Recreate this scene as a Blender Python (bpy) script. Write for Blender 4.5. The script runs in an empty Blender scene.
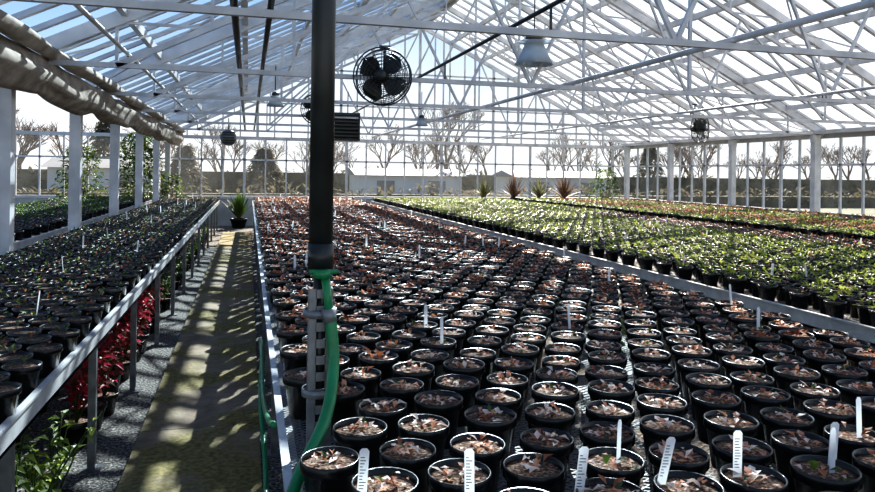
import bpy, math, random
import numpy as np
from mathutils import Vector, Matrix
random.seed(7)
R=random.random
def U(a,b): return a+(b-a)*random.random()

# ------------------------------------------------------------------ materials
def nt(name):
    m=bpy.data.materials.new(name); m.use_nodes=True
    t=m.node_tree; t.nodes.clear()
    o=t.nodes.new('ShaderNodeOutputMaterial')
    return m,t,o
def ramp_noise(t,scale,cols,detail=3,coord='Object',stops=None):
    tc=t.nodes.new('ShaderNodeTexCoord'); n=t.nodes.new('ShaderNodeTexNoise')
    n.inputs['Scale'].default_value=scale; n.inputs['Detail'].default_value=detail
    t.links.new(tc.outputs[coord],n.inputs['Vector'])
    r=t.nodes.new('ShaderNodeValToRGB'); cr=r.color_ramp
    k=len(cols)
    if stops is None: stops=[0.32+0.36*i/(max(1,k-1)) for i in range(k)]
    cr.elements[0].position=stops[0]; cr.elements[0].color=(*cols[0],1)
    cr.elements[1].position=stops[-1]; cr.elements[1].color=(*cols[-1],1)
    for i in range(1,k-1):
        e=cr.elements.new(stops[i]); e.color=(*cols[i],1)
    t.links.new(n.outputs['Fac'],r.inputs['Fac'])
    return r.outputs['Color'],n.outputs['Fac']
def pmat(name,cols,scale=6,rough=0.5,metal=0,bump=0,transl=0,detail=3,spec=0.5,stops=None,bscale=None):
    m,t,o=nt(name)
    p=t.nodes.new('ShaderNodeBsdfPrincipled')
    p.inputs['Roughness'].default_value=rough; p.inputs['Metallic'].default_value=metal
    p.inputs['Specular IOR Level'].default_value=spec
    if isinstance(cols[0],(int,float)): cols=[cols,tuple(c*0.82 for c in cols)]
    c,f=ramp_noise(t,scale,cols,detail,stops=stops)
    t.links.new(c,p.inputs['Base Color'])
    if bump:
        b=t.nodes.new('ShaderNodeBump'); b.inputs['Strength'].default_value=bump; b.inputs['Distance'].default_value=0.02
        if bscale:
            n2=t.nodes.new('ShaderNodeTexNoise'); n2.inputs['Scale'].default_value=bscale
            tc=t.nodes.new('ShaderNodeTexCoord'); t.links.new(tc.outputs['Object'],n2.inputs['Vector']); f=n2.outputs['Fac']
        t.links.new(f,b.inputs['Height']); t.links.new(b.outputs['Normal'],p.inputs['Normal'])
    if transl:
        tr=t.nodes.new('ShaderNodeBsdfTranslucent'); t.links.new(c,tr.inputs['Color'])
        mx=t.nodes.new('ShaderNodeMixShader'); mx.inputs[0].default_value=transl
        t.links.new(p.outputs[0],mx.inputs[1]); t.links.new(tr.outputs[0],mx.inputs[2])
        t.links.new(mx.outputs[0],o.inputs['Surface'])
    else: t.links.new(p.outputs[0],o.inputs['Surface'])
    return m
def glassmat(name,tint,transp,white=(0.9,0.93,0.95),gloss=0.05,nscale=0.7,var=0.15):
    m,t,o=nt(name)
    tr=t.nodes.new('ShaderNodeBsdfTransparent'); tr.inputs['Color'].default_value=(*tint,1)
    tl=t.nodes.new('ShaderNodeBsdfTranslucent'); tl.inputs['Color'].default_value=(*white,1)
    tc=t.nodes.new('ShaderNodeTexCoord'); n=t.nodes.new('ShaderNodeTexNoise'); n.inputs['Scale'].default_value=nscale
    t.links.new(tc.outputs['Object'],n.inputs['Vector'])
    mr=t.nodes.new('ShaderNodeMapRange'); mr.inputs['From Min'].default_value=0.3; mr.inputs['From Max'].default_value=0.7
    mr.inputs['To Min'].default_value=max(0,1-transp-var); mr.inputs['To Max'].default_value=min(1,1-transp+var)
    t.links.new(n.outputs['Fac'],mr.inputs['Value'])
    mx=t.nodes.new('ShaderNodeMixShader'); t.links.new(mr.outputs[0],mx.inputs[0])
    t.links.new(tr.outputs[0],mx.inputs[1]); t.links.new(tl.outputs[0],mx.inputs[2])
    gl=t.nodes.new('ShaderNodeBsdfGlossy'); gl.inputs['Roughness'].default_value=0.15
    m2=t.nodes.new('ShaderNodeMixShader'); m2.inputs[0].default_value=gloss
    t.links.new(mx.outputs[0],m2.inputs[1]); t.links.new(gl.outputs[0],m2.inputs[2])
    t.links.new(m2.outputs[0],o.inputs['Surface'])
    return m

M={}
M['white']=pmat('painted_steel_white',[(0.64,0.64,0.65),(0.42,0.43,0.45)],3,0.45)
M['alu']=pmat('galvanised_rail',[(0.60,0.60,0.61),(0.42,0.43,0.44)],9,0.42,0.1)
M['galv']=pmat('galvanised_strut',[(0.26,0.27,0.28),(0.14,0.15,0.16)],14,0.45,0.5)
M['dark']=pmat('dark_pipe',[(0.010,0.013,0.013),(0.022,0.026,0.025)],10,0.35)
M['blackp']=pmat('black_plastic',[(0.006,0.006,0.0062),(0.011,0.011,0.011)],12,0.27,spec=0.42)
M['soil']=pmat('potting_soil',[(0.04,0.019,0.010),(0.13,0.062,0.032),(0.46,0.30,0.20)],95,0.9,bump=0.8,detail=4,stops=[0.36,0.50,0.66])
M['cream']=pmat('leaf_cream',[(0.92,0.80,0.70),(0.86,0.62,0.50)],30,0.45,transl=0.3)
M['pink']=pmat('leaf_pink',[(0.66,0.24,0.12),(0.78,0.44,0.28)],30,0.45,transl=0.35)
M['brown']=pmat('leaf_russet',[(0.28,0.085,0.032),(0.48,0.18,0.08)],25,0.5,transl=0.35)
M['dred']=pmat('leaf_burgundy',[(0.10,0.020,0.014),(0.21,0.050,0.030)],8,0.5,transl=0.4)
M['red']=pmat('leaf_red',[(0.40,0.02,0.045),(0.62,0.05,0.08)],8,0.5,transl=0.45)
M['green']=pmat('leaf_green',[(0.10,0.165,0.02),(0.23,0.31,0.04)],5,0.5,transl=0.45)
M['lime']=pmat('leaf_lime',[(0.26,0.35,0.045),(0.40,0.45,0.09)],5,0.5,transl=0.5)
M['dgreen']=pmat('leaf_dark_green',[(0.03,0.065,0.012),(0.07,0.13,0.02)],5,0.5,transl=0.35)
M['tag']=pmat('plant_label_white',[(0.88,0.88,0.88),(0.80,0.81,0.82)],20,0.4,transl=0.35)
M['ink']=pmat('label_ink',[(0.03,0.03,0.05),(0.05,0.05,0.08)],20,0.6)
M['hose']=pmat('green_hose',[(0.008,0.17,0.06),(0.012,0.23,0.085)],20,0.35)
M['wood']=pmat('bark',[(0.15,0.115,0.095),(0.24,0.185,0.155)],5,0.9)
M['fabric']=pmat('shade_fabric',[(0.28,0.24,0.20),(0.54,0.48,0.41)],5,0.85,bump=0.6,transl=0.25)
M['knee']=pmat('kneewall_panel',[(0.45,0.47,0.48),(0.30,0.32,0.33)],2,0.6)
M['lampw']=pmat('lamp_enamel',[(0.60,0.68,0.74),(0.50,0.58,0.64)],5,0.3,transl=0.35)
M['flower']=pmat('flower_magenta',[(0.7,0.25,0.45),(0.8,0.4,0.6)],20,0.5,transl=0.3)
M['gravel']=pmat('gravel',[(0.025,0.022,0.02),(0.11,0.10,0.09),(0.42,0.39,0.35)],55,0.9,bump=1.0,detail=5,stops=[0.36,0.5,0.68])
M['outground']=pmat('outdoor_grass',[(0.10,0.11,0.06),(0.17,0.155,0.10)],0.3,0.9)
M['bld']=pmat('building_pale',[(0.55,0.56,0.57),(0.44,0.45,0.47)],0.5,0.7)
M['bldr']=pmat('building_roof',[(0.20,0.20,0.21),(0.15,0.15,0.16)],0.5,0.7)
M['bwin']=pmat('building_window',[(0.10,0.11,0.12),(0.14,0.15,0.16)],0.5,0.3)
M['hedge']=pmat('hedge_leaf',[(0.09,0.085,0.05),(0.22,0.19,0.13)],1.2,0.8,transl=0.3)
M['glassL']=glassmat('roof_glass_clear',(0.60,0.76,0.92),0.965,gloss=0.02,var=0.02)
M['glassR']=glassmat('roof_glass_whitewashed',(0.97,0.98,1.0),0.79,gloss=0.02,var=0.09)
M['glassW']=glassmat('wall_glass',(0.94,0.96,0.97),0.985,gloss=0.02,var=0.01)

# walkway concrete with moss
def walkmat():
    m,t,o=nt('walkway_concrete_mossy')
    p=t.nodes.new('ShaderNodeBsdfPrincipled'); p.inputs['Roughness'].default_value=0.9
    c1,f1=ramp_noise(t,9,[(0.19,0.145,0.10),(0.33,0.26,0.18)],6)
    c2,f2=ramp_noise(t,35,[(0.12,0.10,0.035),(0.30,0.24,0.085)],5)
    n=t.nodes.new('ShaderNodeTexNoise'); n.inputs['Scale'].default_value=1.6; n.inputs['Detail'].default_value=5
    tc=t.nodes.new('ShaderNodeTexCoord'); t.links.new(tc.outputs['Object'],n.inputs['Vector'])
    mr=t.nodes.new('ShaderNodeMapRange'); mr.inputs['From Min'].default_value=0.42; mr.inputs['From Max'].default_value=0.56
    t.links.new(n.outputs['Fac'],mr.inputs['Value'])
    mx=t.nodes.new('ShaderNodeMixRGB'); t.links.new(mr.outputs[0],mx.inputs[0]); t.links.new(c1,mx.inputs[1]); t.links.new(c2,mx.inputs[2])
    t.links.new(mx.outputs[0],p.inputs['Base Color'])
    b=t.nodes.new('ShaderNodeBump'); b.inputs['Strength'].default_value=0.5; b.inputs['Distance'].default_value=0.01
    t.links.new(f2,b.inputs['Height']); t.links.new(b.outputs[0],p.inputs['Normal'])
    t.links.new(p.outputs[0],o.inputs['Surface']); return m
M['walk']=walkmat()
# expanded metal (real perforation pattern)
def meshmat():
    m,t,o=nt('expanded_metal_mesh')
    tc=t.nodes.new('ShaderNodeTexCoord'); s=t.nodes.new('ShaderNodeSeparateXYZ'); t.links.new(tc.outputs['Object'],s.inputs[0])
    def mt(op,a,b=None):
        n=t.nodes.new('ShaderNodeMath'); n.operation=op
        for i,v in enumerate((a,b)):
            if v is None: continue
            if isinstance(v,(int,float)): n.inputs[i].default_value=v
            else: t.links.new(v,n.inputs[i])
        return n.outputs[0]
    x=mt('MULTIPLY',s.outputs[0],22.0); y=mt('MULTIPLY',s.outputs[1],40.0)
    a=mt('ABSOLUTE',mt('SUBTRACT',mt('FRACT',mt('ADD',x,y)),0.5))
    b=mt('ABSOLUTE',mt('SUBTRACT',mt('FRACT',mt('SUBTRACT',mt('ADD',x,500.0),y)),0.5))
    k=mt('GREATER_THAN',mt('MAXIMUM',a,b),0.41)
    p=t.nodes.new('ShaderNodeBsdfPrincipled'); p.inputs['Base Color'].default_value=(0.28,0.28,0.28,1)
    p.inputs['Metallic'].default_value=0.2; p.inputs['Roughness'].default_value=0.6
    tr=t.nodes.new('ShaderNodeBsdfTransparent'); mx=t.nodes.new('ShaderNodeMixShader')
    t.links.new(k,mx.inputs[0]); t.links.new(tr.outputs[0],mx.inputs[1]); t.links.new(p.outputs[0],mx.inputs[2])
    t.links.new(mx.outputs[0],o.inputs['Surface']); return m
M['mesh']=meshmat()

# ------------------------------------------------------------------ mesh builder
class MB:
    def __init__(s): s.v=[]; s.f=[]; s.m=[]; s.s=[]; s.names=[]
    def mi(s,n):
        if n not in s.names: s.names.append(n)
        return s.names.index(n)
    def add(s,vs,fs,mat,smooth=False):
        b=len(s.v); s.v.extend([tuple(q) for q in vs]); i=s.mi(mat)
        for f in fs: s.f.append(tuple(b+k for k in f)); s.m.append(i); s.s.append(smooth)
    def box(s,x0,x1,y0,y1,z0,z1,mat):
        vs=[(x0,y0,z0),(x1,y0,z0),(x1,y1,z0),(x0,y1,z0),(x0,y0,z1),(x1,y0,z1),(x1,y1,z1),(x0,y1,z1)]
        s.add(vs,[(0,3,2,1),(4,5,6,7),(0,1,5,4),(1,2,6,5),(2,3,7,6),(3,0,4,7)],mat)
    def beam(s,p0,p1,w,h,mat,up=(0,0,1)):
        p0=Vector(p0);p1=Vector(p1); d=(p1-p0).normalized(); up=Vector(up)
        if abs(d.dot(up))>0.98: up=Vector((0,1,0))
        a=d.cross(up).normalized()*(w/2); b=a.cross(d).normalized()*(h/2)
        vs=[p0-a-b,p0+a-b,p0+a+b,p0-a+b,p1-a-b,p1+a-b,p1+a+b,p1-a+b]
        s.add(vs,[(0,1,2,3),(7,6,5,4),(0,4,5,1),(1,5,6,2),(2,6,7,3),(3,7,4,0)],mat)
    def tube(s,pts,r,mat,seg=10,cap=True):
        pts=[Vector(p) for p in pts]; n=len(pts)
        rr=r if isinstance(r,(list,tuple)) else [r]*n
        vs=[];ref=None
        for i,p in enumerate(pts):
            d=(pts[min(i+1,n-1)]-pts[max(i-1,0)]).normalized()
            if ref is None:
                ref=Vector((0,0,1)) if abs(d.z)<0.9 else Vector((1,0,0))
            a=(ref-d*ref.dot(d)).normalized(); b=d.cross(a); ref=a
            for k in range(seg):
                t=2*math.pi*k/seg; vs.append(p+(a*math.cos(t)+b*math.sin(t))*rr[i])
        fs=[]
        for i in range(n-1):
            for k in range(seg):
                k2=(k+1)%seg; fs.append((i*seg+k,i*seg+k2,(i+1)*seg+k2,(i+1)*seg+k))
        if cap: fs.append(tuple(range(seg-1,-1,-1))); fs.append(tuple((n-1)*seg+k for k in range(seg)))
        s.add(vs,fs,mat,True)
    def lathe(s,prof,c,mat,seg=20,axis='z',smooth=True):
        vs=[]
        for (r,h) in prof:
            for k in range(seg):
                t=2*math.pi*k/seg; x,y=r*math.cos(t),r*math.sin(t)
                if axis=='z': vs.append((c[0]+x,c[1]+y,c[2]+h))
                else: vs.append((c[0]+x,c[1]+h,c[2]+y))
        fs=[]
        for i in range(len(prof)-1):
            for k in range(seg):
                k2=(k+1)%seg; fs.append((i*seg+k,i*seg+k2,(i+1)*seg+k2,(i+1)*seg+k))
        s.add(vs,fs,mat,smooth)
    def disc(s,c,r,mat,seg=20):
        s.add([(c[0]+r*math.cos(2*math.pi*k/seg),c[1]+r*math.sin(2*math.pi*k/seg),c[2]) for k in range(seg)],[tuple(range(seg))],mat)
    def leaf(s,p,az,el,L,W,mat,curl=0.25):
        p=Vector(p); d=Vector((math.cos(az)*math.cos(el),math.sin(az)*math.cos(el),math.sin(el)))
        a=Vector((-math.sin(az),math.cos(az),0)); n=d.cross(a)*-1
        if n.z<0: n=-n
        e=p+d*L-n*L*curl*0.6
        mid=p+d*L*0.5
        s.add([p,mid+a*W/2+n*L*curl*0.35,e,mid-a*W/2+n*L*curl*0.35,mid-n*0.0],[(0,4,1),(1,4,2),(2,4,3),(3,4,0)],mat)
    def obj(s,name,parent=None,origin=(0,0,0)):
        me=bpy.data.meshes.new(name)
        me.from_pydata([(x-origin[0],y-origin[1],z-origin[2]) for x,y,z in s.v],[],s.f)
        for n in s.names: me.materials.append(M[n])
        me.polygons.foreach_set('material_index',s.m); me.polygons.foreach_set('use_smooth',s.s); me.update()
        o=bpy.data.objects.new(name,me); bpy.context.collection.objects.link(o); o.location=origin
        if parent: o.parent=parent
        return o
    def arrays(s,allnames):
        v=np.array(s.v,dtype=np.float32); lv=np.array([k for f in s.f for k in f],dtype=np.int32)
        lt=np.array([len(f) for f in s.f],dtype=np.int32)
        mi=np.array([allnames.index(s.names[k]) for k in s.m],dtype=np.int32); sm=np.array(s.s,dtype=bool)
        return v,lv,lt,mi,sm
def empty(name,loc=(0,0,0)):
    e=bpy.data.objects.new(name,None); e.empty_display_size=0.1; e.location=loc
    bpy.context.collection.objects.link(e); return e
def scatter(name,variants,places):
    """places: (vi,x,y,z,rot,scale)"""
    names=[]
    for b in variants:
        for n in b.names:
            if n not in names: names.append(n)
    ar=[b.arrays(names) for b in variants]
    V=[];LV=[];LT=[];MI=[];SM=[];off=0
    for (vi,x,y,z,rot,sc) in places:
        v,lv,lt,mi,sm=ar[vi]; c,s_=math.cos(rot)*sc,math.sin(rot)*sc
        w=np.empty_like(v); w[:,0]=v[:,0]*c-v[:,1]*s_+x; w[:,1]=v[:,0]*s_+v[:,1]*c+y; w[:,2]=v[:,2]*sc+z
        V.append(w);LV.append(lv+off);LT.append(lt);MI.append(mi);SM.append(sm);off+=len(v)
    V=np.concatenate(V);LV=np.concatenate(LV);LT=np.concatenate(LT);MI=np.concatenate(MI);SM=np.concatenate(SM)
    me=bpy.data.meshes.new(name); me.vertices.add(len(V)); me.vertices.foreach_set('co',V.ravel())
    me.loops.add(len(LV)); me.loops.foreach_set('vertex_index',LV)
    me.polygons.add(len(LT)); st=np.concatenate([[0],np.cumsum(LT)[:-1]]).astype(np.int32)
    me.polygons.foreach_set('loop_start',st); me.polygons.foreach_set('loop_total',LT)
    for n in names: me.materials.append(M[n])
    me.polygons.foreach_set('material_index',MI); me.polygons.foreach_set('use_smooth',SM)
    me.update(calc_edges=True); me.validate()
    o=bpy.data.objects.new(name,me); bpy.context.collection.objects.link(o); return o

# ------------------------------------------------------------------ dimensions
XL,XR,YB,YF=-2.3,13.0,22.2,-3.6
ZE=2.72; XC=(XL+XR)/2; ZR=ZE+3.75
XLL=-9.5
BAY=2.9
TY=[YB-BAY*k for k in range(1,9)]

# ------------------------------------------------------------------ floor, ground, walkway
b=MB(); b.box(XLL,XR,YF,YB,-0.1,0.0,'gravel'); b.obj('floor')
b=MB(); b.box(-90,110,YB+0.15,160,-0.12,-0.02,'outground'); b.box(-90,XLL-0.15,-30,YB+0.15,-0.12,-0.02,'outground'); b.box(XR+0.15,110,-30,YB+0.15,-0.12,-0.02,'outground'); b.obj('outdoor_ground')
b=MB()
for i in range(12):
    y0=-2.6+i*1.84; b.box(-0.64,0.09,y0,y0+1.83,0.0,0.035,'walk')
b.obj('walkway_path')

# ------------------------------------------------------------------ walls
def wall_frame(b,fixed,lo,hi,axis,top=ZE,step=0.62):
    def bx(a0,a1,z0,z1,mat,t=0.05):
        if axis=='x': b.box(a0,a1,fixed-t/2,fixed+t/2,z0,z1,mat)
        else: b.box(fixed-t/2,fixed+t/2,a0,a1,z0,z1,mat)
    bx(lo,hi,0,0.82,'knee',0.08); bx(lo,hi,0.82,0.90,'white',0.14)
    bx(lo,hi,1.98,2.03,'white'); bx(lo,hi,top-0.10,top,'white',0.1)
    n=int(round((hi-lo)/step)); 
    for i in range(n+1):
        a=lo+(hi-lo)*i/n; w=0.08 if i%5==0 else 0.045
        bx(a-w/2,a+w/2,0.9,top-0.1,'white')
    return n
b=MB(); wall_frame(b,YB,XLL,XR,'x')
n=30
for i in range(1,n):           # gable bars
    x=XL+(XR-XL)*i/n; zt=ZE+(ZR-ZE)*(1-abs(x-XC)/(XR-XC))
    w=0.08 if i%5==0 else 0.04
    b.box(x-w/2,x+w/2,YB-0.03,YB+0.03,ZE,zt,'white')
for z in (3.75,4.85):
    hw=(XR-XC)*(1-(z-ZE)/(ZR-ZE)); b.box(XC-hw,XC+hw,YB-0.03,YB+0.03,z,z+0.05,'white')
b.beam((XL,YB,ZE),(XC,YB,ZR),0.08,0.12,'white'); b.beam((XR,YB,ZE),(XC,YB,ZR),0.08,0.12,'white')
wb=b.obj('wall_back')
g=MB(); g.add([(XLL,YB,0.9),(XR,YB,0.9),(XR,YB,ZE),(XLL,YB,ZE)],[(0,1,2,3)],'glassW')
g.add([(XL,YB,ZE),(XR,YB,ZE),(XC,YB,ZR)],[(0,1,2)],'glassW'); g.obj('glazing',wb)
b=MB(); wall_frame(b,XR,YF,YB,'y'); wr=b.obj('wall_right')
g=MB(); g.add([(XR,YF,0.9),(XR,YB,0.9),(XR,YB,ZE),(XR,YF,ZE)],[(0,1,2,3)],'glassW'); g.obj('glazing',wr)
b=MB(); wall_frame(b,XLL,YF,YB,'y'); wl=b.obj('wall_left')
g=MB(); g.add([(XLL,YF,0.9),(XLL,YB,0.9),(XLL,YB,ZE),(XLL,YF,ZE)],[(0,1,2,3)],'glassW'); g.obj('glazing',wl)

# ------------------------------------------------------------------ roof
b=MB()
def slope(b,xe,xr,y0,y1,glass,bar=0.55):
    nb=int((y1-y0)/bar)
    for i in range(nb+1):
        y=y0+i*bar; b.beam((xe,y,ZE+0.12),(xr,y,ZR+0.12),0.05,0.07,'white',up=(0,1,0))
    for k,fx in enumerate((0.0,0.14,0.29,0.43,0.57,0.72,0.86,0.985)):
        x=xe+(xr-xe)*fx; z=ZE+(ZR-ZE)*fx+0.05
        w=0.09 if k%2==0 else 0.06
        b.box(x-w/2,x+w/2,y0,y1,z-0.06,z+0.05,'white')
slope(b,XL,XC,YF,YB,'glassL'); slope(b,XR,XC,YF,YB,'glassR')
b.box(XC-0.12,XC+0.12,YF,YB,ZR+0.05,ZR+0.2,'white')
roof=b.obj('ceiling')
g=MB()
g.add([(XL,YF,ZE+0.15),(XC,YF,ZR+0.15),(XC,YB,ZR+0.15),(XL,YB,ZE+0.15)],[(0,1,2,3)],'glassL')
g.add([(XR,YF,ZE+0.15),(XC,YF,ZR+0.15),(XC,YB,ZR+0.15),(XR,YB,ZE+0.15)],[(0,1,2,3)],'glassR')
g.obj('roof_glazing',roof)
# neighbouring bay roof
b=MB(); xm=(XL+XLL)/2; zr2=ZE+1.9
for i in range(int((YB-YF)/0.9)):
    y=YF+i*0.9
    b.beam((XL,y,ZE+0.1),(xm,y,zr2),0.04,0.05,'white',up=(0,1,0)); b.beam((XLL,y,ZE+0.1),(xm,y,zr2),0.04,0.05,'white',up=(0,1,0))
b.add([(XL,YF,ZE+0.15),(xm,YF,zr2+.05),(xm,YB,zr2+.05),(XL,YB,ZE+0.15)],[(0,1,2,3)],'glassL')
b.add([(XLL,YF,ZE+0.15),(xm,YF,zr2+.05),(xm,YB,zr2+.05),(XLL,YB,ZE+0.15)],[(0,1,2,3)],'glassL')
b.obj('side_bay_ceiling')

# trusses
def truss(y):
    b=MB(); zb=ZE+0.02
    zt=lambda x: ZE+(ZR-ZE)*(1-abs(x-XC)/(XR-XC))-0.03
    b.beam((XL,y,ZE),(XC,y,ZR),0.10,0.14,'white'); b.beam((XR,y,ZE),(XC,y,ZR),0.10,0.14,'white')
    b.beam((XL,y,zb),(XR,y,zb),0.05,0.05,'white')
    for sgn,xe in ((1,XL),(-1,XR)):
        hw=(XR-XC)
        lowz=lambda f: ZE+(ZR-ZE)*f-0.48
        X=lambda f: xe+sgn*hw*f
        b.beam((X(0.13),y,zb),(X(0.9),y,lowz(0.9)),0.05,0.06,'white')
        fr=[0.13,0.25,0.38,0.5,0.63,0.76,0.9]
        for i,f in enumerate(fr):
            b.beam((X(f),y,max(zb,lowz(f))),(X(f),y,zt(X(f))),0.03,0.03,'white')
            if i<len(fr)-1:
                b.beam((X(fr[i+1]),y,lowz(fr[i+1])),(X(f),y,zt(X(f))),0.028,0.028,'white')
        b.beam((X(0.36),y,zb),(X(0.6),y,lowz(0.6)),0.035,0.035,'white')
        b.beam((X(0.36),y,zb),(X(0.36),y,lowz(0.36)),0.03,0.03,'white')
        b.beam((X(0.72),y,zb),(X(0.6),y,lowz(0.6)),0.035,0.035,'white')
        b.beam((X(0.72),y,zb),(X(0.9),y,lowz(0.9)),0.035,0.035,'white')
    b.beam((XC,y,zb),(XC,y,ZR-0.05),0.04,0.04,'white')
    return b.obj('roof_truss')
for y in TY: truss(y)
# posts
for y in TY+[YB-0.28]:
    for x in (XL,XR-0.22):
        b=MB(); w=0.07
        b.box(x-w,x+w,y-w,y+w,0.012,ZE-0.02,'white'); b.box(x-w-0.05,x+w+0.05,y-w-0.05,y+w+0.05,0.0,0.012,'white')
        b.box(x-w-0.03,x+w+0.03,y-0.05,y+0.05,ZE-0.2,ZE-0.02,'white')
        b.obj('support_post')
b=MB(); b.box(XL-0.16,XL+0.10,YF,YB,ZE,ZE+0.06,'white'); b.box(XL-0.18,XL-0.13,YF,YB,ZE+0.06,ZE+0.16,'white'); b.box(XL+0.06,XL+0.1,YF,YB,ZE+0.06,ZE+0.16,'white')
b.box(XR-0.3,XR-0.06,YF,YB,ZE,ZE+0.08,'white'); b.obj('roof_gutter')
# bundled shade fabric along the left gutter (pleated roll hanging on hangers)
b=MB(); seg=22; vs=[]; y=YF; rows=0
ph0=[U(0,6.28) for _ in range(8)]
while y<YB-0.2:
    f=((y-TY[-1])%BAY)/BAY; sag=math.sin(math.pi*f)
    cx=XL+0.28+0.02*math.sin(y*2.1); cz=ZE-0.10-0.05*sag
    for k in range(seg):
        t=2*math.pi*k/seg
        r=0.135+0.02*sag+0.018*math.sin(5*t+ph0[0]+y*0.9)+0.013*math.sin(9*t+ph0[1]-y*1.7)+0.008*math.sin(3*t+y*4.0)
        vs.append((cx+r*1.0*math.cos(t),y,cz+r*1.25*math.sin(t)))
    rows+=1; y+=0.12
fs=[(i*seg+k,i*seg+(k+1)%seg,(i+1)*seg+(k+1)%seg,(i+1)*seg+k) for i in range(rows-1) for k in range(seg)]
b.add(vs,fs,'fabric',True)
vs=[];y=YF;rows=0
while y<YB-0.2:
    for k in range(12):
        t=2*math.pi*k/12; r=0.085+0.012*math.sin(4*t+y)+0.01*math.sin(y*3.1)
        vs.append((XL+0.43+r*math.cos(t)+0.015*math.sin(y*1.4),y,ZE+0.10+0.8*r*math.sin(t)))
    rows+=1;y+=0.15
b.add(vs,[(i*12+k,i*12+(k+1)%12,(i+1)*12+(k+1)%12,(i+1)*12+k) for i in range(rows-1) for k in range(12)],'fabric',True)
b.obj('shade_curtain_roll')
# longitudinal pipes & cables
def pipe(name,x,z,r,mat,y0=YF,y1=YB-0.3):
    b=MB(); b.tube([(x,y0,z),(x,y1,z)],r,mat,10)
    for y in TY:
        b.box(x-0.008,x+0.008,y-0.008,y+0.008,min(z,ZE),max(z,ZE)+0.0,'dark')
    b.obj(name)
pipe('heating_pipe',-0.12,2.92,0.030,'dark'); pipe('heating_pipe',0.14,2.90,0.024,'dark')
pipe('irrigation_pipe',2.15,2.95,0.018,'dark'); pipe('conduit_pipe',3.75,2.80,0.028,'white')
pipe('conduit_pipe',7.4,2.82,0.022,'white'); pipe('conduit_pipe',-1.2,2.86,0.02,'white')
# wind braces
b=MB()
for (xa,xb) in ((XL,XC),(XR,XC)):
    for k in (1,3,5):
        y0,y1=TY[k+1] if k+1<len(TY) else YF,TY[k]
        for f0,f1 in ((0.0,0.45),(0.45,0.9)):
            P=lambda f,y:(xa+(xb-xa)*f,y,ZE+(ZR-ZE)*f-0.06)
            b.beam(P(f0,y0),P(f1,y1),0.025,0.025,'white'); b.beam(P(f1,y0),P(f0,y1),0.025,0.025,'white')
b.obj('roof_wind_bracing')

# ------------------------------------------------------------------ benches
HB=0.81
def bench(x0,x1,y0,y1):
    e=empty('greenhouse_bench',((x0+x1)/2,(y0+y1)/2,0))
    def fin(bb,n):
        o=bb.obj(n); o.parent=e; o.matrix_parent_inverse=Matrix.Translation(-e.location)
    b=MB()
    for x in (x0,x1):
        s=1 if x==x0 else -1
        b.box(min(x,x+s*0.012),max(x,x+s*0.012),y0,y1,HB-0.080,HB+0.024,'alu')
        b.box(min(x,x+s*0.05),max(x,x+s*0.05),y0,y1,HB-0.080,HB-0.066,'alu')
        b.box(min(x-s*0.014,x),max(x-s*0.014,x),y0,y1,HB+0.014,HB+0.024,'alu')
    for y in (y0,y1): b.box(x0,x1,y-0.006,y+0.006,HB-0.07,HB+0.02,'alu')
    fin(b,'edge_rails')
    b=MB(); y=y0+0.5
    while y<y1:
        b.box(x0+0.02,x1-0.02,y-0.02,y+0.02,HB-0.06,HB-0.012,'galv')
        k=max(2,int((x1-x0)/1.3)+1)
        for i in range(k):
            x=x0+0.05+(x1-x0-0.1)*i/(k-1); b.box(x-0.02,x+0.02,y-0.02,y+0.02,0.0,HB-0.06,'galv')
            b.box(x-0.05,x+0.05,y-0.05,y+0.05,0.0,0.01,'galv')
        y+=1.45
    fin(b,'legs')
    b=MB(); b.add([(x0+0.012,y0,HB-0.008),(x1-0.012,y0,HB-0.008),(x1-0.012,y1,HB-0.008),(x0+0.012,y1,HB-0.008)],[(0,1,2,3)],'mesh'); fin(b,'mesh_top')
bench(-2.14,-0.78,0.9,20.6)
bench(-4.6,-2.55,0.9,20.6)
bench(0.12,2.84,0.9,20.4)
bench(3.52,7.5,0.9,20.6)
bench(8.1,12.4,0.9,20.6)

# ------------------------------------------------------------------ pots
def pot(b,r=0.08,h=0.15,seg=20,soil='soil'):
    b.lathe([(r*0.68,0.0),(r*0.90,h*0.80),(r*0.98,h*0.80),(r,h*0.82),(r,h*0.985),(r*0.975,h),(r*0.93,h*0.985),(r*0.90,h*0.86)],(0,0,0),'blackp',seg)
    b.disc((0,0,h*0.89),r*0.905,soil,seg)
def bits(b,r,h,n,mats,s=(0.016,0.034),el=(0.0,0.6),spread=0.75):
    for _ in range(n):
        a=U(0,6.28); q=r*spread*math.sqrt(R()); 
        b.leaf((q*math.cos(a),q*math.sin(a),h*0.90+U(0.001,0.014)),U(0,6.28),U(*el),U(*s),U(*s)*0.6,random.choice(mats),U(0.1,0.6))
def rosette(b,r,h,n,mats,L=(0.03,0.06),spread=0.6,el=(0.1,1.2),zu=0.02):
    for _ in range(n):
        a=U(0,6.28); q=r*spread*math.sqrt(R())
        l=U(*L); b.leaf((q*math.cos(a),q*math.sin(a),h*0.88+U(0,zu)),a+U(-.6,.6),U(*el),l,l*0.55,random.choice(mats),U(0.1,0.5))
def lab(b,x,y,z,h=0.09,w=0.018,tilt=0.15,az=0):
    c,s=math.cos(az),math.sin(az)
    def P(u,v,o=0): return (x+u*c+v*tilt*0.5-o*s*0+0, y+u*s-o*1.0+v*tilt, z+v)
    b.add([P(-w/2,0),P(w/2,0),P(w/2,h*0.93),P(w/4,h),P(-w/4,h),P(-w/2,h*0.93)],[(0,1,2,3,4,5)],'tag')
r,h=0.08,0.15
near=[]
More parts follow.
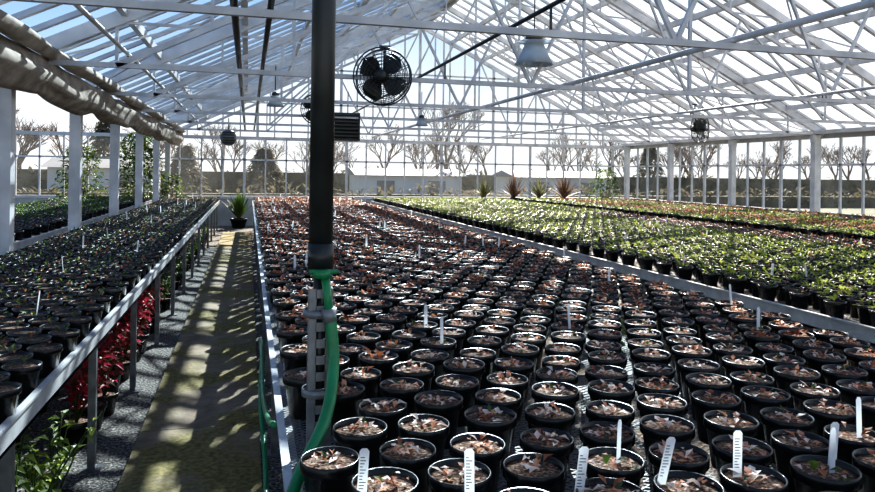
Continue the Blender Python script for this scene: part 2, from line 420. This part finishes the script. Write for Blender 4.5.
for i in range(16):
    b=MB(); pot(b,r,h,24); bits(b,r,h,random.randint(10,17),['cream','cream','cream','pink','pink','brown'],(0.018,0.042),(0.0,0.9),0.58); bits(b,r,h,6,['cream','brown'],(0.01,0.018),(0,0.3),0.8); rosette(b,r,h,random.randint(2,4),['brown','dgreen','pink'],(0.02,0.03),0.3); near.append(b)
far=[]
for i in range(10):
    b=MB(); pot(b,r,h,14); bits(b,r,h,9,['cream','pink','pink','brown'],(0.02,0.042)); rosette(b,r,h,random.randint(6,10),['brown','dred','brown','pink'],(0.028,0.05),0.6); far.append(b)
tagv=[]
for i in range(3):
    b=MB(); pot(b,r,h,20); bits(b,r,h,9,['cream','pink','brown']); rosette(b,r,h,3,['brown','dgreen'],(0.03,0.05)); lab(b,0.02,0,h*0.8,0.13,0.017,U(-.2,.3)); tagv.append(b)
V=near+far+tagv; NN,NF=len(near),len(far)
pl=[]; row=0; y=1.10
while y<20.2:
    x=0.22+(0.10 if row%2 else 0.0)
    while x<2.77:
        xx,yy=x+U(-.010,.010),y+U(-.010,.010)
        if not(abs(xx-0.23)<0.12 and abs(yy-2.25)<0.13):
            q=(y-2.0)/6
            if R()<0.03: vi=NN+NF+random.randrange(3); rt=U(-.4,.4)
            elif R()<q: vi=NN+random.randrange(NF); rt=U(0,6.28)
            else: vi=random.randrange(NN); rt=U(0,6.28)
            pl.append((vi,xx,yy,HB-0.006,rt,U(0.96,1.03)))
        x+=0.203
    y+=0.188; row+=1
scatter('potted_seedlings',V,pl)
# labels row in front
b=MB()
for k,(x,y) in enumerate([(0.263,1.617),(0.51,1.56),(0.762,1.51),(0.984,1.516),(1.21,1.517),(1.495,1.51)]):
    az=0.25; tilt=[0.05,-0.02,0.12,0.25,0.0,0.08][k]
    c,s=math.cos(-az),math.sin(-az); z0=HB+0.11; hh=0.135; w=0.023
    def P(u,v,o=0): return (x+u*c+v*tilt-o*0.25,y+u*s-o,z0+v)
    b.add([P(-w/2,0),P(w/2,0),P(w/2,hh*0.95),P(w/4,hh),P(-w/4,hh),P(-w/2,hh*0.95)],[(0,1,2,3,4,5)],'tag')
    for j in range(11):
        v=hh*0.30+j*0.0072; l=U(0.006,0.016); u=-0.008
        b.add([P(u,v,0.0008),P(u+l,v,0.0008),P(u+l,v+0.0022,0.0008),P(u,v+0.0022,0.0008)],[(0,1,2,3)],'ink')
b.obj('plant_labels')

# green bench
def bank(name,x0,x1,y0,y1,sx,sy,vs,pick,z=HB-0.006,miss=0.0,sc=(0.95,1.05)):
    pl=[];row=0;y=y0
    while y<y1:
        x=x0+(sx/2 if row%2 else 0)
        while x<x1:
            if R()>=miss:
                v=pick(x,y); pl.append((v,x+U(-.01,.01),y+U(-.01,.01),z,U(0,6.28),U(*sc)))
            x+=sx
        y+=sy;row+=1
    return scatter(name,vs,pl)
def variants(n,mats,cnt,L,seg=12,spread=0.75,el=(0.1,1.2),rr=0.07,hh=0.12,flower=0,tag=0):
    out=[]
    for i in range(n):
        b=MB(); pot(b,rr,hh,seg); rosette(b,rr,hh,random.randint(*cnt),mats,L,spread,el,0.03)
        if i<flower:
            for _ in range(3): b.leaf((U(-.04,.04),U(-.04,.04),hh+0.03),U(0,6.28),U(0.5,1.2),0.03,0.025,'flower')
        if i<tag: lab(b,0.02,0,hh*0.8,0.11,0.02,0.1)
        out.append(b)
    return out
gv=variants(9,['green','green','lime','lime','dgreen'],(8,13),(0.03,0.052))
fv=variants(2,['green','lime'],(8,12),(0.03,0.05),flower=1,tag=2)      # 9,10
rv=variants(8,['dred','dred','brown','brown','dgreen'],(7,11),(0.025,0.045),spread=0.7)     # 11-18
kv=variants(6,['dgreen','brown'],(4,7),(0.02,0.04),spread=0.5)   # 19-24
mv=variants(5,['brown','pink','dred','dred','green'],(8,12),(0.03,0.05))  # 25-29
GV=gv+fv+rv+kv+mv
def pickg(x,y):
    if R()<0.015: return 9+random.randrange(2)
    if x>6.5 and y<13: return 19+random.randrange(6) if R()<0.5 else 11+random.randrange(8)
    if R()<0.10: return 19+random.randrange(6)
    return random.randrange(9)
bank('potted_green_seedlings',3.62,7.45,1.1,20.5,0.168,0.158,GV,pickg)
def pickr(x,y):
    if x<8.9: return random.randrange(9)
    if x<10.2: return 25+random.randrange(5)
    if x<10.9: return random.randrange(9)
    return 25+random.randrange(5) if R()<.5 else 19+random.randrange(6)
bank('potted_red_seedlings',8.2,12.35,1.1,20.5,0.168,0.158,GV,pickr)
# left benches: darker small pots
lv=variants(8,['dgreen','green','dgreen','brown'],(4,8),(0.020,0.037),seg=18,spread=0.6,rr=0.07,hh=0.125)
lt=[]
for i in range(2):
    b=MB(); pot(b,0.07,0.125,18); rosette(b,0.07,0.125,6,['dgreen','green'],(0.02,0.04)); lab(b,0.02,0,0.10,0.14,0.015,0.1); lt.append(b)
LV_=lv+lt
def pickl(x,y): return 8+random.randrange(2) if R()<0.022 else random.randrange(8)
bank('potted_herbs',-2.04,-0.84,1.1,20.5,0.160,0.150,LV_,pickl,miss=0.01)
gr=variants(6,['green','dgreen','dgreen'],(8,12),(0.04,0.07),seg=12,rr=0.07)
bank('potted_herbs',-4.5,-2.66,1.1,20.5,0.19,0.18,gr+kv,lambda x,y: random.randrange(6) if (y>12 and R()<.5) else 6+random.randrange(6))

# ------------------------------------------------------------------ plants on the floor below the benches
def bushv(mats,n,H,L,seg=14,rr=0.09,hh=0.14,out=0.45):
    b=MB(); pot(b,rr,hh,seg)
    for k in range(max(3,n//8)):
        a=U(0,6.28); t=U(0.05,out); z1=U(0.6,1.0)*H
        p0=Vector((0,0,hh*0.8)); p1=Vector((math.cos(a)*t*H,math.sin(a)*t*H,hh+z1))
        mid=(p0+p1)/2+Vector((0,0,0.1*H)); b.tube([p0,mid,p1],[0.005,0.004,0.002],'dgreen',5)
        for j in range(8):
            f=0.25+0.75*j/8+U(-.04,.04); q=p0.lerp(mid,f*2) if f<0.5 else mid.lerp(p1,min(1,f*2-1))
            l=U(*L); b.leaf(q,U(0,6.28),U(-0.3,0.7),l,l*0.5,random.choice(mats),0.4)
    return b
redb=[bushv(['red','red','dred'],64,0.34,(0.05,0.10)) for _ in range(4)]
grnb=[bushv(['green','lime','green'],72,0.42,(0.04,0.08),out=0.55) for _ in range(4)]
drk=[bushv(['dgreen','dgreen','green'],32,0.24,(0.04,0.07)) for _ in range(3)]
pl=[(random.randrange(4),-0.97+U(-.04,.04),y,0.0,U(0,6),U(1.0,1.25)) for y in np.arange(4.7,8.0,0.28)]
scatter('potted_coleus_plants',redb,pl)
pl=[(random.randrange(4),-0.90+U(-.04,.04),y,0.0,U(0,6),U(1.0,1.2)) for y in (2.75,3.05,3.35,3.65)]
scatter('potted_leafy_shrubs',grnb,pl)
pl=[(random.randrange(3),x+U(-.04,.04),y+U(-.04,.04),0.0,U(0,6),U(0.8,1.0)) for y in np.arange(2.2,19,0.36) for x in (-1.0,-1.4,-1.75) if not (x>-1.2 and 2.5<y<8.1)]
scatter('potted_foliage_plants',drk,pl)
pl=[(random.randrange(4),3.18+U(-.04,.04),y,0.0,U(0,6),U(1.0,1.2)) for y in np.arange(2.6,6.0,0.25)]
scatter('potted_leafy_shrubs',grnb,pl)
pl=[(random.randrange(6),x+U(-.02,.02),y+U(-.02,.02),0.0,U(0,6),1.1) for y in np.arange(1.6,12,0.22) for x in (0.42,0.65,0.88)]
scatter('floor_pots',kv,pl)

# ------------------------------------------------------------------ spiky & big plants at back
def spiky(name,x,y,z,n,L,mat,w=0.05,pot_r=0.14,elr=(0.45,1.5)):
    b=MB(); 
    b.lathe([(pot_r*.7,0),(pot_r,0.24),(pot_r*1.06,0.24),(pot_r*1.06,0.28),(pot_r*.9,0.28),(pot_r*.88,0.25)],(0,0,0),'blackp',16); b.disc((0,0,0.25),pot_r*.88,'soil',16)
    for i in range(n):
        a=U(0,6.28); el=U(*elr); l=L*U(0.7,1.1)
        d=Vector((math.cos(a)*math.cos(el),math.sin(a)*math.cos(el),math.sin(el))); s=Vector((-math.sin(a),math.cos(a),0))
        vs=[];K=5
        for k in range(K+1):
            f=k/K; c=Vector((0,0,0.25))+d*l*f-Vector((0,0,1))*l*0.22*f*f*math.cos(el); ww=w*(0.6+0.8*f if f<0.4 else 0.92*(1-f)/0.6+0.0)/2
            vs+= [c+s*ww,c-s*ww]
        b.add(vs,[(2*k,2*k+1,2*k+3,2*k+2) for k in range(K)],mat)
    o=b.obj(name); o.location=(x,y,z); return o
M['yucca']=pmat('leaf_yucca_dull',[(0.12,0.13,0.06),(0.24,0.23,0.12)],6,0.5,transl=0.3)
M['yuccab']=pmat('leaf_yucca_bronze',[(0.14,0.08,0.05),(0.24,0.15,0.09)],6,0.5,transl=0.3)
for (x,y,m,L) in ((7.3,21.3,'yucca',0.75),(8.3,21.25,'yuccab',0.9),(9.2,21.3,'yucca',0.85),(10.1,21.3,'yuccab',0.95)):
    st=MB(); st.box(-0.2,0.2,-0.2,0.2,0.60,0.64,'galv')
    for dx in(-.17,.17):
        for dy in (-.17,.17): st.box(dx-.02,dx+.02,dy-.02,dy+.02,0,0.6,'galv')
    o=st.obj('plant_stand'); o.location=(x,y,0); spiky('potted_yucca',x,y,0.64,60,L,m,0.06)
spiky('potted_snake_plant',-0.26,21.2,0.0,90,0.85,'dgreen',0.08,0.24,(0.85,1.55))
def bigbush(name,x,y,H,W,mats,n=500,L=(0.10,0.2),z=0.0):
    b=MB(); b.lathe([(0.16,0),(0.22,0.3),(0.235,0.3),(0.235,0.34),(0.2,0.34),(0.2,0.3)],(0,0,0),'blackp',18); b.disc((0,0,0.3),0.2,'soil',18)
    for k in range(9):
        a=U(0,6.28); t=W*U(0.2,0.9)*0.5; p1=Vector((math.cos(a)*t,math.sin(a)*t,H*U(0.6,1))); mid=Vector((p1.x*.3,p1.y*.3,p1.z*.55))
        b.tube([(0,0,0.28),mid,p1],[0.018,0.012,0.004],'wood',6)
    for k in range(n):
        a=U(0,6.28); f=math.sqrt(R()); zz=U(0.3,1.0); rad=W*0.5*math.sin(min(1,(1.15-zz)*1.6)*1.57)*f
        l=U(*L); b.leaf((rad*math.cos(a),rad*math.sin(a),zz*H),a+U(-1,1),U(-.5,.7),l,l*0.45,random.choice(mats),0.4)
    o=b.obj(name); o.location=(x,y,z)
bigbush('potted_ficus',-3.0,21.3,2.7,1.3,['green','dgreen','dgreen'],1300)
bigbush('potted_ficus',-4.5,21.4,2.3,1.2,['dgreen','dgreen','green'],700)
bigbush('potted_ficus',-2.1,21.5,1.5,0.5,['green','dgreen'],250)
bigbush('potted_ficus',11.7,21.5,1.9,1.0,['green','dgreen','dgreen'],450)

# ------------------------------------------------------------------ pole, strut, hose
px,py=0.225,2.25
e=empty('standpipe',(px,py,0))
def fin(bb,n,e=e):
    o=bb.obj(n); o.parent=e; o.matrix_parent_inverse=Matrix.Translation(-e.location); return o
b=MB(); b.tube([(px,py,1.40),(px,py,ZE+0.25)],0.038,'dark',20); b.tube([(px,py,1.385),(px,py,1.47)],0.041,'dark',20)
b.tube([(px,py,HB),(px,py,1.40)],0.022,'dark',14); b.tube([(px,py,0),(px,py,HB)],0.022,'dark',12); fin(b,'riser_pipe')
b=MB()
w=0.036; yy=py-0.035
for s in (-1,1):
    b.box(px+s*w-0.002,px+s*w+0.002,yy,yy+0.04,0,1.33,'galv')
    b.box(px+s*w-(0.022 if s>0 else 0),px+s*w+(0.022 if s<0 else 0),yy-0.002,yy+0.001,0,1.33,'galv')
z=0.0
while z<1.33:
    b.box(px-0.016,px+0.016,yy-0.002,yy+0.001,z,z+0.028,'galv'); z+=0.052
fin(b,'perforated_strut')
b=MB()
for z in (1.0,1.25): b.lathe([(0.050,-0.012),(0.054,-0.012),(0.054,0.012),(0.050,0.012)],(px,py,z),'galv',16)
fin(b,'pipe_clamps')
b=MB(); b.lathe([(0.0,-0.012),(0.030,-0.012),(0.030,0.012),(0.0,0.012)],(px,py-0.05,1.38),'hose',14)
b.tube([(px-0.04,py-0.05,1.385),(px+0.05,py-0.05,1.385)],0.008,'hose',8); b.tube([(px+0.01,py-0.055,1.37),(px+0.025,py-0.06,1.24)],0.013,'hose',12)
b.tube([(px+0.02,py-0.055,1.27),(px+0.027,py-0.06,1.23)],0.022,'galv',12); fin(b,'faucet_valve')
def catmull(P,n=10):
    P=[Vector(p) for p in P]; P=[P[0]*2-P[1]]+P+[P[-1]*2-P[-2]]; out=[]
    for i in range(1,len(P)-2):
        for k in range(n):
            t=k/n; a,b_,c,d=P[i-1:i+3]
            out.append(0.5*((2*b_)+(c-a)*t+(2*a-5*b_+4*c-d)*t*t+(3*b_-a-3*c+d)*t**3))
    out.append(P[-2]); return out
b=MB(); b.tube(catmull([(px+0.027,py-0.06,1.25),(px+0.035,py-0.09,1.10),(px+0.0,py-0.20,0.98),(px-0.09,py-0.34,0.86),(px-0.17,py-0.50,0.70),(px-0.215,py-0.75,0.40),(px-0.22,py-1.0,0.14),(px-0.23,py-1.5,0.055)],12),0.018,'hose',12)
b.tube(catmull([(0.085,4.6,0.62),(0.09,4.1,0.70),(0.07,3.5,0.60),(0.085,3.0,0.45),(0.07,2.5,0.40),(0.06,1.9,0.30),(0.05,1.3,0.2)],10),0.012,'hose',10)
b.tube(catmull([(0.085,2.2,0.92),(0.08,2.6,0.80),(0.075,3.2,0.70),(0.08,3.9,0.72),(0.085,4.6,0.62)],10),0.010,'hose',10)
b.obj('garden_hose')

# ------------------------------------------------------------------ fans, lamps, heater
def fan(x,y,z,r,yaw=0.0,ztop=None):
    e=empty('ventilation_fan',(x,y,z)); e.rotation_euler=(0,0,yaw)
    def f2(bb,n): o=bb.obj(n); o.parent=e
    b=MB()
    for rad in np.linspace(r*0.25,r,7):
        for yy,k in ((-0.09,1.0),(0.09,1.0)):
            q=yy*(1-0.25*(rad/r)); pts=[(rad*math.cos(t),q,rad*math.sin(t)) for t in np.linspace(0,2*math.pi,29)]
            b.tube(pts,0.0045 if rad<r-0.01 else 0.009,'dark',5,False)
    for k in range(16):
        a=2*math.pi*k/16; c,s=math.cos(a),math.sin(a)
        b.tube([(0.05*c,-0.09,0.05*s),(r*c,-0.065,r*s),(r*c,0.065,r*s),(0.05*c,0.09,0.05*s)],0.0045,'dark',5)
    f2(b,'guard_cage')
    b=MB()
    for k in range(4):
        a=k*math.pi/2+0.75; vs=[];
        for i in range(9):
            f=0.12+0.78*i/8; wd=0.30+0.34*math.sin(math.pi*min(1,i/8*0.85+0.1))
            if i==8: wd*=0.55
            for s in (-1,1):
                t=a+s*wd+0.25*i/8; vs.append((r*f*math.cos(t),s*0.04,r*f*math.sin(t)))
        b.add(vs,[(2*i,2*i+1,2*i+3,2*i+2) for i in range(8)],'dark')
    f2(b,'blades')
    b=MB(); b.lathe([(0.0,-0.13),(0.05,-0.13),(0.07,-0.10),(0.07,0.16),(0.05,0.2),(0,0.2)],(0,0,0),'dark',16,'y'); f2(b,'motor')
    b=MB(); zt_=(ztop or ZE)-z; b.tube([(0,0.10,0.0),(0,0.13,zt_)],0.016,'dark',8); b.box(-0.06,0.06,0.10,0.16,zt_-0.03,zt_,'dark'); f2(b,'hanger_bracket')
fan(1.40,7.55,2.74,0.31,-0.35,3.10)
fan(9.6,13.4,2.75,0.30,0.5,3.3)
fan(1.20,13.2,2.85,0.28,-0.1,3.3)
fan(3.55,4.75,3.40,0.28,0.0,3.9)
def lamp(x,y,z,w,ztop):
    e=empty('pendant_high_bay_lamp',(x,y,z))
    def f2(bb,n): o=bb.obj(n); o.parent=e
    b=MB(); b.lathe([(0.20*w/0.45,0.26*w/.45),(0.24*w,0.24*w/.45),(0.36*w,0.12*w/.45),(0.5*w,0.0),(0.49*w,0.0),(0.34*w,0.12*w/.45),(0.2*w,0.24*w/.45)],(0,0,0),'lampw',24); b.disc((0,0,0.235*w/.45),0.24*w,'lampw',24); f2(b,'reflector')
    b=MB(); b.lathe([(0.0,0.24*w/.45),(0.10*w/.45,0.24*w/.45),(0.10*w/.45,0.34*w/.45),(0.05*w/.45,0.38*w/.45),(0,0.38*w/.45)],(0,0,0),'dark',16); b.tube([(0,0,0.37*w/.45),(0,0,ztop-z)],0.008,'dark',6); f2(b,'ballast_housing')
    b=MB(); b.lathe([(0.0,0.02),(0.035,0.04),(0.05,0.1),(0.03,0.2),(0.02,0.24)],(0,0,0),'tag',12); f2(b,'bulb')
lamp(3.24,7.7,2.99,0.46,4.6); lamp(3.3,13.5,2.62,0.26,3.3); lamp(0.38,11.0,2.68,0.26,3.3)
# heater
e=empty('unit_heater',(1.74,13.5,2.56))
b=MB(); b.box(-0.33,0.33,0,0.4,-0.27,0.27,'dark')
for k in range(7): b.beam((-0.30,-0.02,-0.21+k*0.07),(0.30,-0.02,-0.21+k*0.07),0.05,0.008,'dark',up=(0,-0.6,1))
b.box(-0.33,-0.30,-0.04,0,-0.27,0.27,'dark'); b.box(0.30,0.33,-0.04,0,-0.27,0.27,'dark')
b.tube([(-0.15,0.2,0.25),(-0.15,0.2,0.7)],0.01,'dark',6); b.tube([(0.12,0.2,0.25),(0.12,0.2,0.7)],0.01,'dark',6)
o=b.obj('cabinet'); o.parent=e
e=empty('unit_heater',(-0.45,16.4,2.42))
b=MB(); b.lathe([(0.0,-0.1),(0.16,-0.1),(0.18,-0.06),(0.18,0.14),(0.10,0.22),(0,0.22)],(0,0.1,0),'galv',18,'y')
for k in range(5): b.beam((-0.13,-0.02,-0.12+k*0.06),(0.13,-0.02,-0.12+k*0.06),0.03,0.008,'dark',up=(0,-0.6,1))
b.tube([(0,0.15,0.15),(0,0.15,0.45)],0.012,'dark',6); o=b.obj('cabinet'); o.parent=e

# ------------------------------------------------------------------ outdoors
def tree(x,y,H,spread=0.45,depth=5,seed=1,thick=1.0):
    rnd=random.Random(seed); b=MB()
    def br(p,d,l,r,k):
        q=p+d*l; mid=p+d*l*0.5+Vector((rnd.uniform(-1,1),rnd.uniform(-1,1),0))*l*0.05
        b.tube([p,mid,q],[r,r*0.85,r*0.7],'wood',5 if k<2 else 3,False)
        if k>=depth: return
        for _ in range(3):
            dd=(d+Vector((rnd.uniform(-1,1),rnd.uniform(-1,1),rnd.uniform(-0.3,0.6)))*(spread+0.08*k)).normalized()
            br(q if _ else mid.lerp(q,0.6),dd,l*rnd.uniform(0.62,0.8),r*0.64,k+1)
    br(Vector((0,0,-0.05)),Vector((0,0,1)),H*0.24,H*0.016*thick,0)
    o=b.obj('bare_tree'); o.location=(x,y,0)
rnd=random.Random(4)
i=0
for x in np.arange(-34,72,2.1):
    tree(x+rnd.uniform(-1,1),rnd.uniform(56,72),rnd.uniform(5.5,8.5),0.6,5,i+3,1.3); i+=1
tree(12.5,44,9.5,0.5,6,51); tree(-1.5,43,6.5,0.5,5,54); tree(-11,36,7,0.5,5,52,1.4); tree(-14,38,7,0.5,5,53,1.4); tree(22,46,7,0.5,5,57); tree(31,44,7,0.5,5,58); tree(5,46,6.5,0.55,5,59)
def conifer(x,y,H,W):
    b=MB(); b.tube([(0,0,-0.05),(0,0,H*0.95)],[0.14,0.02],'wood',8)
    for k in range(700):
        f=R()**0.8; z=0.5+f*(H-0.5); rad=W*(1-f)*0.5*math.sqrt(U(0.2,1)); a=U(0,6.28); l=U(0.35,0.7)
        b.leaf((rad*math.cos(a)*.6,rad*math.sin(a)*.6,z),a,U(-.5,.1),l,l*0.5,'hedge',0.3)
    o=b.obj('conifer_tree'); o.location=(x,y,0)
for (x,y,H,W) in ((-10,54.5,5,4),(-4,48,3.2,4),(1.0,48.5,3.2,5),(34,54.5,4.5,5)): conifer(x,y,H,W)
def hedge(x0,x1,y0,y1,H):
    b=MB(); b.box(x0+.15,x1-.15,y0+.15,y1-.15,-0.02,H-0.35,'hedge')
    n=int((x1-x0)*30)
    for k in range(n):
        xx=U(x0,x1); hh=H*(0.85+0.13*math.sin(xx*0.9)+0.08*math.sin(xx*2.3))
        l=U(0.25,0.55); b.leaf((xx,U(y0,y1),U(0.1,hh)),U(0,6.28),U(-.2,1.2),l,l*0.5,'hedge',0.3)
    b.obj('hedge')
hedge(-24,40,33,34.2,0.95)
hedge(-34,74,52,53,1.9)
def building(x,y,w,d,h,rh):
    b=MB(); b.box(-w/2,w/2,-d/2,d/2,-0.02,h,'bld')
    b.add([(-w/2-.3,-d/2-.3,h),(w/2+.3,-d/2-.3,h),(w/2+.3,d/2+.3,h),(-w/2-.3,d/2+.3,h),(-w/2-.3,0,h+rh),(w/2+.3,0,h+rh)],[(0,1,5,4),(2,3,4,5),(0,4,3),(1,2,5),(3,2,1,0)],'bldr')
    k=int(w/2.2)
    for i in range(k):
        xx=-w/2+ (i+0.5)*w/k; b.box(xx-0.5,xx+0.5,-d/2-0.04,-d/2,h*0.35,h*0.8,'bwin')
    o=b.obj('farm_building'); o.location=(x,y,0)
building(-7.5,42,5,4,1.7,0.5); building(9,41,6,4,1.5,0.4); building(18.5,41,6,4,1.5,0.4)

# ------------------------------------------------------------------ world + sun
w=bpy.data.worlds.new('sky'); bpy.context.scene.world=w; w.use_nodes=True; t=w.node_tree; t.nodes.clear()
o=t.nodes.new('ShaderNodeOutputWorld'); bg=t.nodes.new('ShaderNodeBackground'); tc=t.nodes.new('ShaderNodeTexCoord'); s=t.nodes.new('ShaderNodeSeparateXYZ')
t.links.new(tc.outputs['Generated'],s.inputs[0]); r=t.nodes.new('ShaderNodeValToRGB'); cr=r.color_ramp
cr.elements[0].position=0.0; cr.elements[0].color=(0.92,0.92,0.92,1); cr.elements[1].position=0.75; cr.elements[1].color=(0.12,0.24,0.50,1)
e2=cr.elements.new(0.09); e2.color=(0.84,0.90,0.96,1); e3=cr.elements.new(0.21); e3.color=(0.48,0.65,0.88,1)
e4=cr.elements.new(0.38); e4.color=(0.22,0.40,0.70,1)
t.links.new(s.outputs[2],r.inputs[0]); t.links.new(r.outputs[0],bg.inputs[0]); bg.inputs[1].default_value=1.08; t.links.new(bg.outputs[0],o.inputs[0])
L=bpy.data.lights.new('sun','SUN'); L.energy=14.5; L.angle=math.radians(0.6); L.color=(1.0,0.91,0.78)
so=bpy.data.objects.new('sun',L); bpy.context.collection.objects.link(so)
az=math.radians(23); el=math.radians(36)
tosun=Vector((math.sin(az)*math.cos(el),math.cos(az)*math.cos(el),math.sin(el)))
so.rotation_euler=tosun.to_track_quat('Z','Y').to_euler(); so.location=(10,10,20)

# ------------------------------------------------------------------ camera
cam=bpy.data.cameras.new('camera'); co=bpy.data.objects.new('camera',cam); bpy.context.collection.objects.link(co)
cam.sensor_width=36; cam.lens=28.8; cam.shift_y=-0.084; cam.clip_start=0.05; cam.clip_end=400
Rm=Matrix.Rotation(math.radians(-15.1),4,'Z')@Matrix.Rotation(math.radians(90),4,'X')@Matrix.Rotation(math.radians(0.8),4,'Z')
co.matrix_world=Matrix.Translation((0,0,1.70))@Rm
bpy.context.scene.camera=co
sc=bpy.context.scene; sc.view_settings.view_transform='Standard'; sc.view_settings.exposure=0.05
try: sc.view_settings.look='Medium High Contrast'
except Exception as ex: print(ex)
sc.cycles.transparent_max_bounces=24
